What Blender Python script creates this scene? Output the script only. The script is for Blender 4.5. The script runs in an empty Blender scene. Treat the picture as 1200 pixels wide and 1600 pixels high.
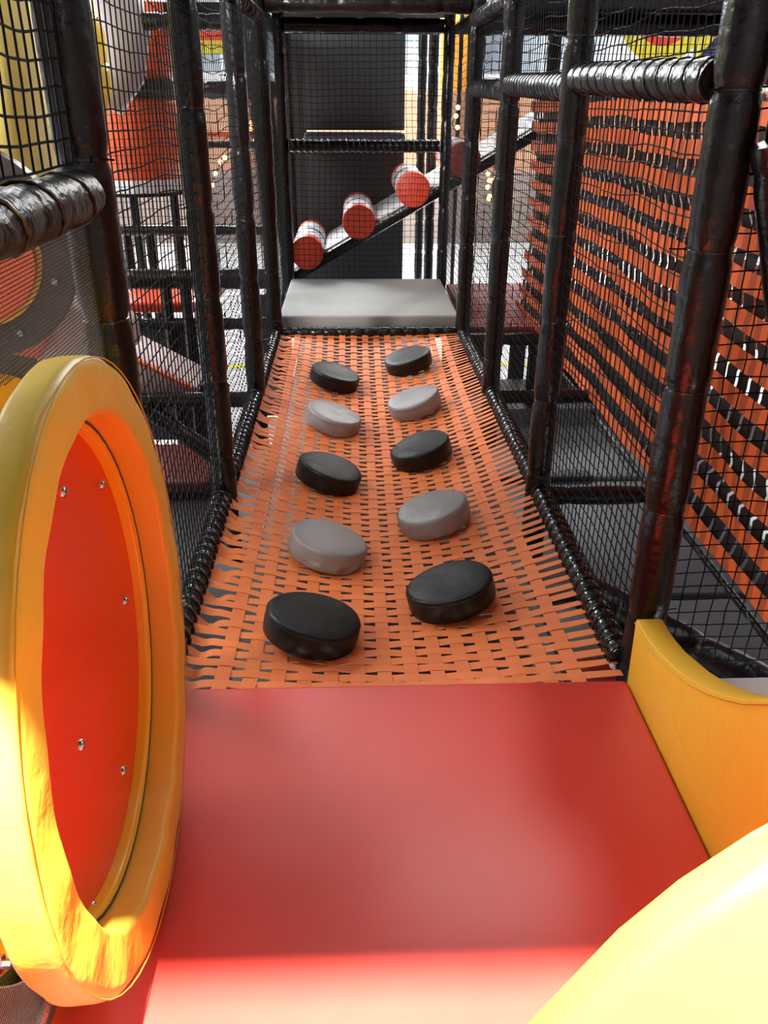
import bpy, bmesh, math, random
from mathutils import Vector, Matrix

PI = math.pi
rnd = random.Random(7)
SC = bpy.context.scene
COL = SC.collection
V = Vector

# ------------------------------------------------------------------ camera
F_PX = 1295.4
PITCH, YAW, ROLL = 0.46177, 0.03838, 0.00443
cam_d = bpy.data.cameras.new('camera')
cam = bpy.data.objects.new('camera', cam_d)
COL.objects.link(cam)
cam_d.sensor_fit = 'VERTICAL'
cam_d.sensor_height = 36.0
cam_d.lens = 36.0 * F_PX / 1600.0
cam_d.clip_start = 0.02
cf = V((math.sin(YAW) * math.cos(PITCH), math.cos(YAW) * math.cos(PITCH), -math.sin(PITCH)))
cr = V((math.cos(YAW), -math.sin(YAW), 0))
cu = cr.cross(cf)
r2 = cr * math.cos(ROLL) + cu * math.sin(ROLL)
u2 = -cr * math.sin(ROLL) + cu * math.cos(ROLL)
m = Matrix((r2, u2, -cf)).transposed().to_4x4()
m.translation = V((-0.104, 0.0, 1.340))
cam.matrix_world = m
SC.camera = cam

# ------------------------------------------------------------------ light and exposure
SC.view_settings.view_transform = 'Standard'
SC.view_settings.look = 'None'
SC.view_settings.gamma = 1.0
SC.view_settings.exposure = 0.0
SC.view_settings.use_curve_mapping = False
SC.cycles.max_bounces = 6
SC.cycles.sample_clamp_indirect = 4.0
world = bpy.data.worlds.new('world')
SC.world = world
world.use_nodes = True
wb = world.node_tree.nodes['Background']
wb.inputs[0].default_value = (0.85, 0.92, 1.0, 1)
wb.inputs[1].default_value = 1.2


def area(name, loc, target, sx, sy, power, col=(1, 1, 1)):
    d = bpy.data.lights.new(name, 'AREA')
    d.shape = 'RECTANGLE'
    d.size, d.size_y, d.energy, d.color = sx, sy, power, col
    o = bpy.data.objects.new(name, d)
    COL.objects.link(o)
    o.location = loc
    o.rotation_euler = (V(target) - V(loc)).to_track_quat('-Z', 'Y').to_euler()
    return o


# downlight over the open bay behind the camera, cut off by the deck above
sl = bpy.data.lights.new('lamp_over_entrance', 'SPOT')
sl.energy, sl.color, sl.shadow_soft_size = 7500, (1.0, 0.96, 0.9), 0.04
sl.spot_size, sl.spot_blend = math.radians(52), 0.25
slo = bpy.data.objects.new('lamp_over_entrance', sl)
COL.objects.link(slo)
slo.location = (-0.3, 0.0, 3.4)
slo.rotation_euler = (V((-0.15, 0.2, 0)) - V((-0.3, 0.0, 3.4))).to_track_quat('-Z', 'Y').to_euler()
# venue ceiling lamps, beyond and beside the frame, then added spots and fills
area('lamp_hall_far', (0, 12.0, 4.3), (0, 12.0, 0), 8, 5, 2600, (1.0, 0.98, 0.96))
area('lamp_hall_left', (-4.5, 5.0, 4.3), (-3.0, 5.0, 0), 3, 6, 1150, (0.95, 0.97, 1.0))
area('lamp_hall_right', (4.0, 3.5, 4.3), (3.0, 3.5, 0), 3, 6, 260, (1.0, 0.97, 0.93))
area('lamp_over_bridge', (-0.5, 3.4, 4.2), (0.0, 3.5, 0), 0.7, 2.6, 42, (0.95, 0.98, 1.0))
for nm_, lc_, tg_, en_, an_ in (('added_spot_tube', (-2.1, 1.3, 2.3), (-1.5, 3.2, 1.75), 1500, 36), ('added_spot_mat', (0.9, 4.8, 4.2), (0.22, 1.40, 0), 300, 9), ('added_spot_mat_left', (-0.5, 4.6, 4.2), (-0.30, 1.50, 0), 170, 6.5)):  # added spots, no fixture there: brighten the pale tube, pool light on the mat
    sd = bpy.data.lights.new(nm_, 'SPOT')
    sd.energy, sd.color, sd.shadow_soft_size, sd.spot_size, sd.spot_blend = en_, (1.0, 0.93, 0.92), 0.10, math.radians(an_), 0.8
    so = bpy.data.objects.new(nm_, sd)
    COL.objects.link(so)
    so.location = lc_
    so.rotation_euler = (V(tg_) - V(lc_)).to_track_quat('-Z', 'Y').to_euler()
area('fill_near_left', (-2.4, 0.4, 3.6), (-1.35, 3.1, 1.4), 0.6, 0.6, 110, (1.0, 0.98, 0.94))  # added fill aimed at the pale yellow tube to brighten it
area('added_light_side_far', (-2.7, 11.0, 3.7), (0.4, 3.0, 0), 2.2, 1.4, 560, (0.85, 0.94, 1.0))  # added cool light standing in for window daylight, for glints on the rails
area('fill_behind', (-0.2, -2.6, 2.6), (0.0, 3.0, 0.2), 1.6, 1.0, 9, (1.0, 0.96, 0.92))  # added weak fill from behind the camera


# ------------------------------------------------------------------ materials
def mat(name, col, rough=0.5, metal=0.0, noise=None, bump=None, spec=0.5, emit=None, coat=0.0, weave=None):
    mt = bpy.data.materials.new(name)
    mt.use_nodes = True
    nt = mt.node_tree
    b = nt.nodes['Principled BSDF']
    b.inputs['Base Color'].default_value = (*col, 1)
    b.inputs['Roughness'].default_value = rough
    b.inputs['Metallic'].default_value = metal
    b.inputs['Specular IOR Level'].default_value = spec
    b.inputs['Coat Weight'].default_value = coat
    tc = nt.nodes.new('ShaderNodeTexCoord')
    if noise:                       # (scale, colour 2, low, high)
        n = nt.nodes.new('ShaderNodeTexNoise')
        n.inputs['Scale'].default_value = noise[0]
        n.inputs['Detail'].default_value = 4
        nt.links.new(tc.outputs['Object'], n.inputs['Vector'])
        r = nt.nodes.new('ShaderNodeValToRGB')
        r.color_ramp.elements[0].position = noise[2]
        r.color_ramp.elements[1].position = noise[3]
        r.color_ramp.elements[0].color = (*col, 1)
        r.color_ramp.elements[1].color = (*noise[1], 1)
        nt.links.new(n.outputs['Fac'], r.inputs['Fac'])
        nt.links.new(r.outputs['Color'], b.inputs['Base Color'])
    if bump or weave:
        bp = nt.nodes.new('ShaderNodeBump')
        if weave:                   # (scale, strength)
            w = nt.nodes.new('ShaderNodeTexWave')
            w.inputs['Scale'].default_value = weave[0]
            w.bands_direction = weave[2]
            nt.links.new(tc.outputs['Object'], w.inputs['Vector'])
            nt.links.new(w.outputs['Fac'], bp.inputs['Height'])
            bp.inputs['Strength'].default_value = weave[1]
            bp.inputs['Distance'].default_value = 0.001
        else:                       # (scale, strength, distance)
            n2 = nt.nodes.new('ShaderNodeTexNoise')
            n2.inputs['Scale'].default_value = bump[0]
            n2.inputs['Detail'].default_value = 5
            nt.links.new(tc.outputs['Object'], n2.inputs['Vector'])
            nt.links.new(n2.outputs['Fac'], bp.inputs['Height'])
            bp.inputs['Strength'].default_value = bump[1]
            bp.inputs['Distance'].default_value = bump[2]
        nt.links.new(bp.outputs['Normal'], b.inputs['Normal'])
    if emit:
        b.inputs['Emission Color'].default_value = (*emit[:3], 1)
        b.inputs['Emission Strength'].default_value = emit[3]
    return mt


M = {
    'foam': mat('black_vinyl_foam', (0.005, 0.0055, 0.0055), 0.24, bump=(26, 0.4, 0.012), spec=0.34),
    'deck': mat('matte_black_deck', (0.012, 0.012, 0.012), 0.85, spec=0.05),
    'railmatte': mat('satin_black_rail_vinyl', (0.005, 0.005, 0.005), 0.36, bump=(18, 0.7, 0.02), spec=0.2),
    'cap': mat('brick_red_vinyl', (0.66, 0.065, 0.03), 0.5),
    'dimred': mat('deep_red_vinyl', (0.12, 0.016, 0.014), 0.6),  # one even dark red over the whole mat
    'railfoam': mat('glossy_black_rail_vinyl', (0.006, 0.0065, 0.0065), 0.17, bump=(26, 0.4, 0.01), spec=0.8),
    'tie': mat('black_tie', (0.01, 0.01, 0.01), 0.2, spec=0.7),
    'cord': mat('black_cord', (0.012, 0.012, 0.014), 0.35),
    'net': mat('black_net', (0.004, 0.004, 0.005), 0.8, spec=0.15),
    'screen': mat('brown_black_screen', (0.035, 0.024, 0.018), 0.5),
    'red': mat('red_vinyl', (0.58, 0.052, 0.036), 0.36, noise=(3, (0.56, 0.038, 0.028), 0.3, 0.7), weave=(110, 0.12, 'X')),
    'reddark': mat('dark_red_vinyl', (0.30, 0.03, 0.022), 0.5, bump=(20, 0.2, 0.01)),
    'yellow': mat('yellow_vinyl', (0.80, 0.46, 0.030), 0.42, bump=(7, 0.35, 0.02)),
    'yellowring': mat('golden_yellow_vinyl', (0.74, 0.49, 0.05), 0.42, bump=(9, 0.35, 0.02)),
    'plasticyellow': mat('yellow_plastic', (0.85, 0.55, 0.03), 0.3),
    'paleyellow': mat('pale_yellow_plastic', (0.92, 0.82, 0.24), 0.35),
    'orangeplastic': mat('orange_plastic', (0.72, 0.10, 0.025), 0.35),
    'redplastic': mat('red_orange_plastic', (0.86, 0.065, 0.012), 0.35),
    'greyplastic': mat('grey_violet_plastic', (0.42, 0.38, 0.42), 0.35),
    'whiteplastic': mat('white_plastic', (0.75, 0.75, 0.76), 0.35),
    'seam': mat('dark_seam', (0.06, 0.03, 0.01), 0.7),
    'yseam': mat('yellow_piping', (0.55, 0.33, 0.02), 0.5),
    'steel': mat('steel', (0.6, 0.6, 0.62), 0.2, metal=1.0),
    'strap': mat('orange_webbing', (0.86, 0.235, 0.065), 0.55, noise=(5, (0.78, 0.20, 0.055), 0.35, 0.7), weave=(260, 0.3, 'Y')),
    'strap2': mat('orange_webbing_long', (0.82, 0.215, 0.058), 0.55, noise=(5, (0.74, 0.18, 0.05), 0.35, 0.7), weave=(260, 0.3, 'X')),
    'puckblack': mat('black_pad_vinyl', (0.0045, 0.0045, 0.005), 0.42, bump=(9, 0.35, 0.015), spec=0.3),
    'puckgrey': mat('grey_pad_vinyl', (0.26, 0.245, 0.24), 0.38, noise=(6, (0.22, 0.205, 0.205), 0.35, 0.65), bump=(9, 0.35, 0.015)),
    'boxgrey': mat('light_grey_vinyl', (0.29, 0.29, 0.275), 0.6, spec=0.25, bump=(6, 0.3, 0.02)),
    'boxside': mat('grey_vinyl_piping', (0.24, 0.24, 0.23), 0.5),
    'blackpanel': mat('black_panel', (0.022, 0.026, 0.03), 0.5, weave=(60, 0.2, 'X')),
    'bluemat': mat('dark_blue_grey_mat', (0.045, 0.052, 0.066), 0.45, noise=(2, (0.06, 0.07, 0.09), 0.4, 0.6), bump=(10, 0.2, 0.01)),
    'darkmat': mat('dark_grey_mat', (0.018, 0.018, 0.02), 0.5, noise=(4, (0.028, 0.028, 0.03), 0.5, 0.6)),
    'bluepad': mat('blue_grey_pad', (0.16, 0.20, 0.27), 0.35),
    'stripeblack': mat('dark_stripe', (0.02, 0.03, 0.05), 0.5),
    'orangebanner': mat('orange_banner', (0.85, 0.32, 0.03), 0.6),
    'signyellow': mat('sign_yellow', (0.85, 0.72, 0.05), 0.5),
    'signred': mat('sign_red', (0.80, 0.06, 0.02), 0.5),
    'signgrey': mat('sign_grey', (0.18, 0.14, 0.17), 0.5),
    'signnavy': mat('sign_navy', (0.04, 0.05, 0.14), 0.5),
    'pink': mat('pink_white_plastic', (0.65, 0.50, 0.50), 0.35),
    'bulb': mat('warm_bulb', (1, 0.6, 0.25), 0.4, emit=(1.0, 0.40, 0.12, 22.0)),
    'wire': mat('lamp_wire', (0.05, 0.03, 0.02), 0.6),
    'glass': None,
}


def strap_wall_mat(name, c1, c2, pitch):
    """orange webbing with darker stitched patches at a regular spacing along its length"""
    mt = mat(name, c1, 0.55)
    nt = mt.node_tree
    b = nt.nodes['Principled BSDF']
    tc = nt.nodes.new('ShaderNodeTexCoord')
    sp = nt.nodes.new('ShaderNodeSeparateXYZ')
    nt.links.new(tc.outputs['Object'], sp.inputs[0])
    mu = nt.nodes.new('ShaderNodeMath'); mu.operation = 'MULTIPLY'; mu.inputs[1].default_value = 1 / pitch
    nt.links.new(sp.outputs['Y'], mu.inputs[0])
    fr = nt.nodes.new('ShaderNodeMath'); fr.operation = 'FRACT'
    nt.links.new(mu.outputs[0], fr.inputs[0])
    gt = nt.nodes.new('ShaderNodeMath'); gt.operation = 'GREATER_THAN'; gt.inputs[1].default_value = 0.5
    nt.links.new(fr.outputs[0], gt.inputs[0])
    mx = nt.nodes.new('ShaderNodeMix'); mx.data_type = 'RGBA'
    mx.inputs[6].default_value = (*c1, 1); mx.inputs[7].default_value = (*c2, 1)
    nt.links.new(gt.outputs[0], mx.inputs[0])
    nt.links.new(mx.outputs[2], b.inputs['Base Color'])
    return mt


M['wallstrap'] = strap_wall_mat('orange_stitched_webbing', (0.95, 0.165, 0.03), (0.56, 0.10, 0.025), 0.09)


def floor_mat():
    mt = mat('speckled_hall_floor', (0.62, 0.64, 0.66), 0.35, noise=(9, (0.78, 0.80, 0.82), 0.4, 0.6))
    return mt


def wall_mat():
    """painted wall: grey-brown dado, warm peach band above it"""
    mt = mat('hall_wall', (0.6, 0.6, 0.6), 0.7)
    nt = mt.node_tree
    b = nt.nodes['Principled BSDF']
    tc = nt.nodes.new('ShaderNodeTexCoord')
    sp = nt.nodes.new('ShaderNodeSeparateXYZ')
    nt.links.new(tc.outputs['Object'], sp.inputs[0])
    mr = nt.nodes.new('ShaderNodeMapRange')
    mr.inputs[1].default_value, mr.inputs[2].default_value = -2, 5
    nt.links.new(sp.outputs['Z'], mr.inputs[0])
    r = nt.nodes.new('ShaderNodeValToRGB')
    r.color_ramp.interpolation = 'CONSTANT'
    e = r.color_ramp.elements
    e[0].position = 0; e[0].color = (0.24, 0.19, 0.17, 1)
    e[1].position = 0.30; e[1].color = (0.50, 0.24, 0.14, 1)
    k = e.new(0.50); k.color = (0.72, 0.73, 0.76, 1)
    nt.links.new(mr.outputs[0], r.inputs['Fac'])
    br = nt.nodes.new('ShaderNodeTexNoise'); br.inputs['Scale'].default_value = 4
    nt.links.new(tc.outputs['Object'], br.inputs['Vector'])
    mx = nt.nodes.new('ShaderNodeMix'); mx.data_type = 'RGBA'; mx.blend_type = 'MULTIPLY'
    mx.inputs[0].default_value = 0.35
    nt.links.new(r.outputs['Color'], mx.inputs[6]); nt.links.new(br.outputs['Color'], mx.inputs[7])
    nt.links.new(mx.outputs[2], b.inputs['Base Color'])
    return mt


M['floor'] = floor_mat()
M['wall'] = wall_mat()
M['plainwall'] = mat('grey_wall', (0.55, 0.55, 0.57), 0.7, noise=(3, (0.48, 0.48, 0.5), 0.4, 0.6))
M['ceiling'] = mat('dark_ceiling', (0.10, 0.10, 0.11), 0.8)


# ------------------------------------------------------------------ mesh helpers
def obj(name, bm, material, parent=None, smooth=True, loc=None):
    me = bpy.data.meshes.new(name)
    bmesh.ops.recalc_face_normals(bm, faces=bm.faces)
    if smooth:
        for f in bm.faces:
            f.smooth = True
    bm.to_mesh(me)
    bm.free()
    mats = material if isinstance(material, (list, tuple)) else [material]
    for mm in mats:
        me.materials.append(mm)
    if smooth:
        try:
            me.set_sharp_from_angle(angle=math.radians(38))
        except Exception:
            pass
    o = bpy.data.objects.new(name, me)
    COL.objects.link(o)
    if loc is not None:
        o.location = loc
    if parent:
        o.parent = parent
    return o


def tag(o, label=None, cat=None, group=None, kind=None):
    if label:
        o['label'] = label
    if cat:
        o['category'] = cat
    if group:
        o['group'] = group
    if kind:
        o['kind'] = kind
    return o


def thing(name, label, cat, loc=(0, 0, 0), group=None):
    o = bpy.data.objects.new(name, None)
    o.empty_display_size = 0.1
    COL.objects.link(o)
    o.location = loc
    return tag(o, label, cat, group)


def struct(name, bm, material, smooth=False):
    o = obj(name, bm, material, None, smooth)
    o['kind'] = 'structure'
    return o


def add_box(bm, lo, hi, bevel=0.0, seg=2):
    lo, hi = V(lo), V(hi)
    b2 = bmesh.new()
    bmesh.ops.create_cube(b2, size=1.0)
    for v in b2.verts:
        v.co = V(((v.co.x + .5) * (hi.x - lo.x) + lo.x, (v.co.y + .5) * (hi.y - lo.y) + lo.y, (v.co.z + .5) * (hi.z - lo.z) + lo.z))
    if bevel:
        bmesh.ops.bevel(b2, geom=b2.edges[:], offset=bevel, segments=seg, profile=0.5, affect='EDGES')
    merge(bm, b2)


def merge(bm, b2):
    mp = {}
    for v in b2.verts:
        mp[v] = bm.verts.new(v.co)
    for f in b2.faces:
        try:
            nf = bm.faces.new([mp[v] for v in f.verts])
            nf.material_index = f.material_index
        except ValueError:
            pass
    b2.free()


def box(lo, hi, bevel=0.0, seg=2):
    bm = bmesh.new()
    add_box(bm, lo, hi, bevel, seg)
    return bm


def frame_for(d):
    d = d.normalized()
    a = V((0, 0, 1)) if abs(d.z) < 0.9 else V((1, 0, 0))
    x = a.cross(d).normalized()
    return x, d.cross(x).normalized()


def add_tube(bm, pts, rad, sides=8, caps=True, wob=None):
    """swept tube; rad is a number or a list"""
    pts = [V(p) for p in pts]
    n = len(pts)
    rs = rad if isinstance(rad, (list, tuple)) else [rad] * n
    x, y = frame_for(pts[1] - pts[0])
    rings = []
    for i, p in enumerate(pts):
        d = (pts[min(i + 1, n - 1)] - pts[max(i - 1, 0)]).normalized()
        x = (x - d * x.dot(d)).normalized()
        y = d.cross(x)
        ring = []
        for k in range(sides):
            a = 2 * PI * k / sides
            rr = rs[i] * (1 + (wob(i, a) if wob else 0))
            ring.append(bm.verts.new(p + x * math.cos(a) * rr + y * math.sin(a) * rr))
        rings.append(ring)
    for i in range(n - 1):
        for k in range(sides):
            k2 = (k + 1) % sides
            bm.faces.new((rings[i][k], rings[i][k2], rings[i + 1][k2], rings[i + 1][k]))
    if caps:
        bm.faces.new(rings[0])
        bm.faces.new(rings[-1][::-1])


def tube(pts, rad, sides=8, caps=True):
    bm = bmesh.new()
    add_tube(bm, pts, rad, sides, caps)
    return bm


def lathe(profile, seg=48, axis='Z'):
    """profile: list of (radius, height); closed solid of revolution"""
    bm = bmesh.new()
    rings = []
    for r, h in profile:
        if r < 1e-6:
            rings.append([bm.verts.new((0, 0, h))])
        else:
            rings.append([bm.verts.new((r * math.cos(2 * PI * k / seg), r * math.sin(2 * PI * k / seg), h)) for k in range(seg)])
    for a, b in zip(rings[:-1], rings[1:]):
        for k in range(seg):
            k2 = (k + 1) % seg
            if len(a) == 1 and len(b) == 1:
                continue
            if len(a) == 1:
                bm.faces.new((a[0], b[k], b[k2]))
            elif len(b) == 1:
                bm.faces.new((a[k], a[k2], b[0]))
            else:
                bm.faces.new((a[k], a[k2], b[k2], b[k]))
    if axis == 'X':
        bmesh.ops.rotate(bm, verts=bm.verts, cent=(0, 0, 0), matrix=Matrix.Rotation(PI / 2, 3, 'Y'))
    return bm


def ring_lathe(profile, seg=72):
    """closed cross-section (radius, height) swept round Z: a torus of any section"""
    bm = bmesh.new()
    rings = [[bm.verts.new((r * math.cos(2 * PI * k / seg), r * math.sin(2 * PI * k / seg), h)) for k in range(seg)] for r, h in profile]
    n = len(rings)
    for i in range(n):
        a, b = rings[i], rings[(i + 1) % n]
        for k in range(seg):
            k2 = (k + 1) % seg
            bm.faces.new((a[k], a[k2], b[k2], b[k]))
    return bm


def prism(outline, axis, lo, hi, bevel=0.0, seg=3):
    """outline in the two other axes, extruded along axis (0, 1 or 2)"""
    bm = bmesh.new()

    def mk(p, t):
        q = list(p)
        q.insert(axis, t)
        return bm.verts.new(q)
    a = [mk(p, lo) for p in outline]
    b = [mk(p, hi) for p in outline]
    n = len(outline)
    bm.faces.new(a)
    bm.faces.new(b[::-1])
    for i in range(n):
        bm.faces.new((a[i], a[(i + 1) % n], b[(i + 1) % n], b[i]))
    bmesh.ops.recalc_face_normals(bm, faces=bm.faces)
    if bevel:
        es = [e for e in bm.edges if len(e.link_faces) == 2 and e.link_faces[0].normal.angle(e.link_faces[1].normal) > 0.7]
        bmesh.ops.bevel(bm, geom=es, offset=bevel, segments=seg, profile=0.5, affect='EDGES')
    return bm


def interp(a, b, t):
    return V(a) * (1 - t) + V(b) * t


# ------------------------------------------------------------------ the setting
FZ = -1.2
b = box((-9, -5, FZ - 0.1), (9, 17.2, FZ))
struct('floor', b, M['floor'])
struct('ceiling', box((-9, -5, 4.5), (9, 17.2, 4.6)), M['ceiling'])
# back wall with window openings
WX = [(-6.6, -4.2), (-3.6, -1.2), (-0.6, 0.35), (0.75, 1.35), (2.2, 4.6), (5.2, 7.6)]
bm = bmesh.new()
add_box(bm, (-9, 17, FZ), (9, 17.2, 1.7))
add_box(bm, (-9, 17, 3.4), (9, 17.2, 4.5))
xs = [-9] + [t for w in WX for t in w] + [9]
for i in range(0, len(xs), 2):
    add_box(bm, (xs[i], 17, 1.7), (xs[i + 1], 17.2, 3.4))
struct('wall_back', bm, M['wall'])
gm = mat('window_glass', (0.9, 0.95, 1.0), 0.02)
gm.node_tree.nodes['Principled BSDF'].inputs['Transmission Weight'].default_value = 1.0
for i, (x0, x1) in enumerate(WX):
    bm = bmesh.new()
    for lo, hi in (((x0, 17.02, 1.7), (x0 + .05, 17.12, 3.4)), ((x1 - .05, 17.02, 1.7), (x1, 17.12, 3.4)),
                   ((x0 + .05, 17.02, 1.7), (x1 - .05, 17.12, 1.76)), ((x0 + .05, 17.02, 3.34), (x1 - .05, 17.12, 3.4)),
                   (((x0 + x1) / 2 - .02, 17.02, 1.76), ((x0 + x1) / 2 + .02, 17.12, 3.34))):
        add_box(bm, lo, hi)
    w = struct('window_%d' % (i + 1), bm, M['whiteplastic'])
    obj('pane', box((x0 + .05, 17.06, 1.76), (x1 - .05, 17.07, 3.34)), gm, w, False)
struct('wall_left', box((-9.2, -5, FZ), (-9, 17.2, 4.5)), M['plainwall'])
struct('wall_right', box((9, -5, FZ), (9.2, 17.2, 4.5)), M['plainwall'])
struct('wall_rear', box((-9, -5.2, FZ), (9, -5, 4.5)), M['plainwall'])
struct('trim_1', box((-7.5, 8.55, FZ), (7.5, 8.66, FZ + 0.006)), M['signyellow'])


# ------------------------------------------------------------------ padded frame
def foam_bm(p0, p1, r, seam=0.29, off=None, sides=20, sag=0.0, seed=0, step=0.018, depth=0.13):
    R_ = random.Random(seed)
    p0, p1 = V(p0), V(p1)
    L = (p1 - p0).length
    n = max(4, int(L / step))
    off = R_.uniform(0.05, seam) if off is None else off
    pts, rs = [], []
    ph = [R_.uniform(0, 6.28) for _ in range(4)]
    for i in range(n + 1):
        t = i / n
        s = t * L
        d = abs(((s - off + seam / 2) % seam) - seam / 2)
        dip = math.exp(-(d / 0.012) ** 2) * depth
        puff = 0.04 * (1 - math.exp(-(d / 0.05) ** 2))
        rr = r * (1 - dip + puff - 0.02 + 0.012 * math.sin(s * 31 + ph[0]))
        p = interp(p0, p1, t)
        p.z -= sag * math.sin(PI * t)
        pts.append(p)
        rs.append(rr)
    bm = bmesh.new()
    add_tube(bm, pts, rs, sides, True, wob=lambda i, a: 0.018 * math.sin(3 * a + ph[1] + i * 0.11) + 0.014 * math.sin(5 * a - i * 0.21 + ph[2]))
    seams = []
    k = 0
    while off + k * seam < L - 0.02:
        seams.append(interp(p0, p1, (off + k * seam) / L))
        k += 1
    return bm, seams, (p1 - p0).normalized()


def tie_bm(c, d, r, ang):
    """a cable tie drawn round a padded tube, with its square head and cut tail"""
    x, y = frame_for(d)
    bm = bmesh.new()
    n = 20
    pts = [c + (x * math.cos(2 * PI * k / n) + y * math.sin(2 * PI * k / n)) * r for k in range(n + 1)]
    add_tube(bm, pts, 0.0028, 5, False)
    o = x * math.cos(ang) + y * math.sin(ang)
    t = d.cross(o)
    h = c + o * (r + 0.004)
    add_tube(bm, [h - t * 0.006, h + t * 0.006], 0.0055, 4)
    add_tube(bm, [h + t * 0.006, h + t * 0.018 + o * 0.012, h + t * 0.024 + o * 0.03], 0.0018, 4)
    return bm


def post(p0, p1, label, r=0.046, seam=0.29, ties=True, seed=0, name='padded_post', group='black padded frame posts', cat='post', off=None):
    bm, seams, d = foam_bm(p0, p1, r, seam, off, seed=seed)
    o = obj(name, bm, M['foam'])
    tag(o, label, cat, group)
    if ties:
        for k, s in enumerate(seams):
            obj('cable_tie', tie_bm(s, d, r * 0.88, (seed * 1.7 + k * 0.9) % 6.28), M['tie'], o)
    return o


def rail(p0, p1, label, r=0.04, pitch=0.06, cord=0.0035, seed=0, group='black lashed rails', name='lashed_rail', turns_dir=1, depth=0.10, mt='foam'):
    """padded tube wound with lashing cord"""
    p0, p1 = V(p0), V(p1)
    L = (p1 - p0).length
    bm, _, d = foam_bm(p0, p1, r, pitch, 0.01, seed=seed, step=0.009, depth=depth, sides=18)
    o = obj(name, bm, M[mt])
    tag(o, label, 'rail', group)
    x, y = frame_for(d)
    n = int(L / pitch * 12)
    pts = []
    for i in range(n + 1):
        t = i / n
        a = turns_dir * 2 * PI * (t * L / pitch)
        pts.append(interp(p0, p1, t) + (x * math.cos(a) + y * math.sin(a)) * r * 1.04)
    obj('lashing_cord', tube(pts, cord, 5), M['cord'], o)
    return o


def beam(p0, p1, label, r=0.044, seed=0, seam=0.29, group='black padded frame beams'):
    return post(p0, p1, label, r, seam, False, seed, 'padded_beam', group, 'beam')


Y0 = 1.683
YS = [Y0 + 1.2 * k for k in range(6)]
TOP = 1.90
side = {-1: 'left', 1: 'right'}
RL = {1: 'thick black padded post nearest on the right, its foot behind the yellow side panel',
      -1: 'thick black padded post rising behind the top of the big yellow ring'}
names = ['', 'second', 'third', 'fourth', 'fifth']
for k in range(1, 4):
    RL[(1, k)] = {1: 'black padded post at the right edge of the bridge, second from the front',
                  2: 'black padded post at the right edge of the bridge, third from the front',
                  3: 'black padded post at the right front corner of the light grey platform'}[k]
    RL[(-1, k)] = {1: 'black padded post at the left edge of the bridge, second from the front',
                   2: 'black padded post at the left edge of the bridge, third from the front',
                   3: 'black padded post at the left front corner of the light grey platform'}[k]
for s in (-1, 1):
    px_, py_ = ((0.645, 1.775), (-0.605, 1.70))[s < 0]
    post((px_, py_, -0.25), (px_, py_, TOP), RL[s], 0.050, 0.30, True, 3 + s)
    for k in (1, 2, 3):
        post((0.6 * s, YS[k], -0.3), (0.6 * s, YS[k], TOP), RL[(s, k)], 0.046, 0.29, True, 10 + k * 3 + s)
post((0.6, 6.70, -0.35), (0.6, 6.70, 2.0), 'black padded post just behind the right rear of the grey platform, ramp passing behind it', 0.04, 0.3, False, 31)
post((0.6, 7.9, -1.2), (0.6, 7.9, 2.1), 'thin black padded post beyond the ramp, first right of the black panels', 0.044, 0.3, False, 32)
post((0.6, 9.1, -1.2), (0.6, 9.1, 2.2), 'thinnest black padded post beyond the ramp, close against the black panels', 0.044, 0.3, False, 33)
post((-0.6, 6.70, -0.35), (-0.6, 6.70, 2.0), 'black padded post behind the left rear corner of the grey platform', 0.04, 0.3, False, 34)
post((-0.62, 7.9, -1.2), (-0.62, 7.9, 2.1), 'thin black padded post at the left edge of the tall black panels', 0.03, 0.3, False, 35)

# second, leaning pole at the right picture edge
post((1.035, 1.72, 0.22), (0.70, 1.70, 1.27), 'dark padded pole leaning beside the thick near right post, at the picture edge', 0.042, 0.3, True, 41)
post((0.75, 1.72, 1.24), (0.75, 1.72, 1.95), 'short thick black padded post in the upper right corner of the picture', 0.052, 0.2, True, 42)
# edge rails of the bridge, one per bay
for s in (-1, 1):
    for k in range(3):
        rail((0.6 * s, YS[k] + (0.045 if k or s < 0 else 0.10), 0.0), (0.6 * s, YS[k + 1] - 0.045, 0.0),
             'cord-lashed black rail along the %s edge of the orange bridge, %s bay' % (side[s], ('nearest', 'middle', 'farthest')[k]),
             0.036, 0.052, 0.003, 60 + k + s, 'lashed rails along the bridge edges', turns_dir=s, mt='railfoam')
rail((-0.555, 5.30, -0.005), (0.555, 5.30, -0.005), 'cord-lashed black rail across the far end of the orange bridge, under the grey platform',
     0.034, 0.085, 0.003, 70, 'cross rails')
rail((-0.555, 6.70, 1.03), (0.555, 6.70, 1.03), 'cord-lashed black cross rail above the ramp, in front of the black panels', 0.045, 0.045, 0.0035, 71, 'cross rails')
# mid-height beams on the sides
for k in range(3):
    rail((0.6 + (0 if k else 0.02), YS[k] + (0.04 if k else 0.13), 1.376), (0.6, YS[k + 1] - 0.04, 1.40), 'black wrapped mid-height rail on the right above the orange strap wall, %s bay' % ('nearest', 'middle', 'farthest')[k],
         0.042, (0.08, 0.06, 0.06)[k], 0.0025, 74 + k, 'mid-height side rails', mt='railmatte', depth=0.06)
rail((-0.6, 0.45, 1.185), (-0.6, Y0 - 0.045, 1.180), 'black padded rail under the pale yellow tube, at the left picture edge', 0.046, 0.17, 0.003, 79, 'mid-height side rails', mt='railmatte', depth=0.05)
post((-0.6, 0.45, -0.3), (-0.6, 0.45, 1.95), 'black padded post of the near left bay, out of the picture', 0.046, 0.3, False, 80)
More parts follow.
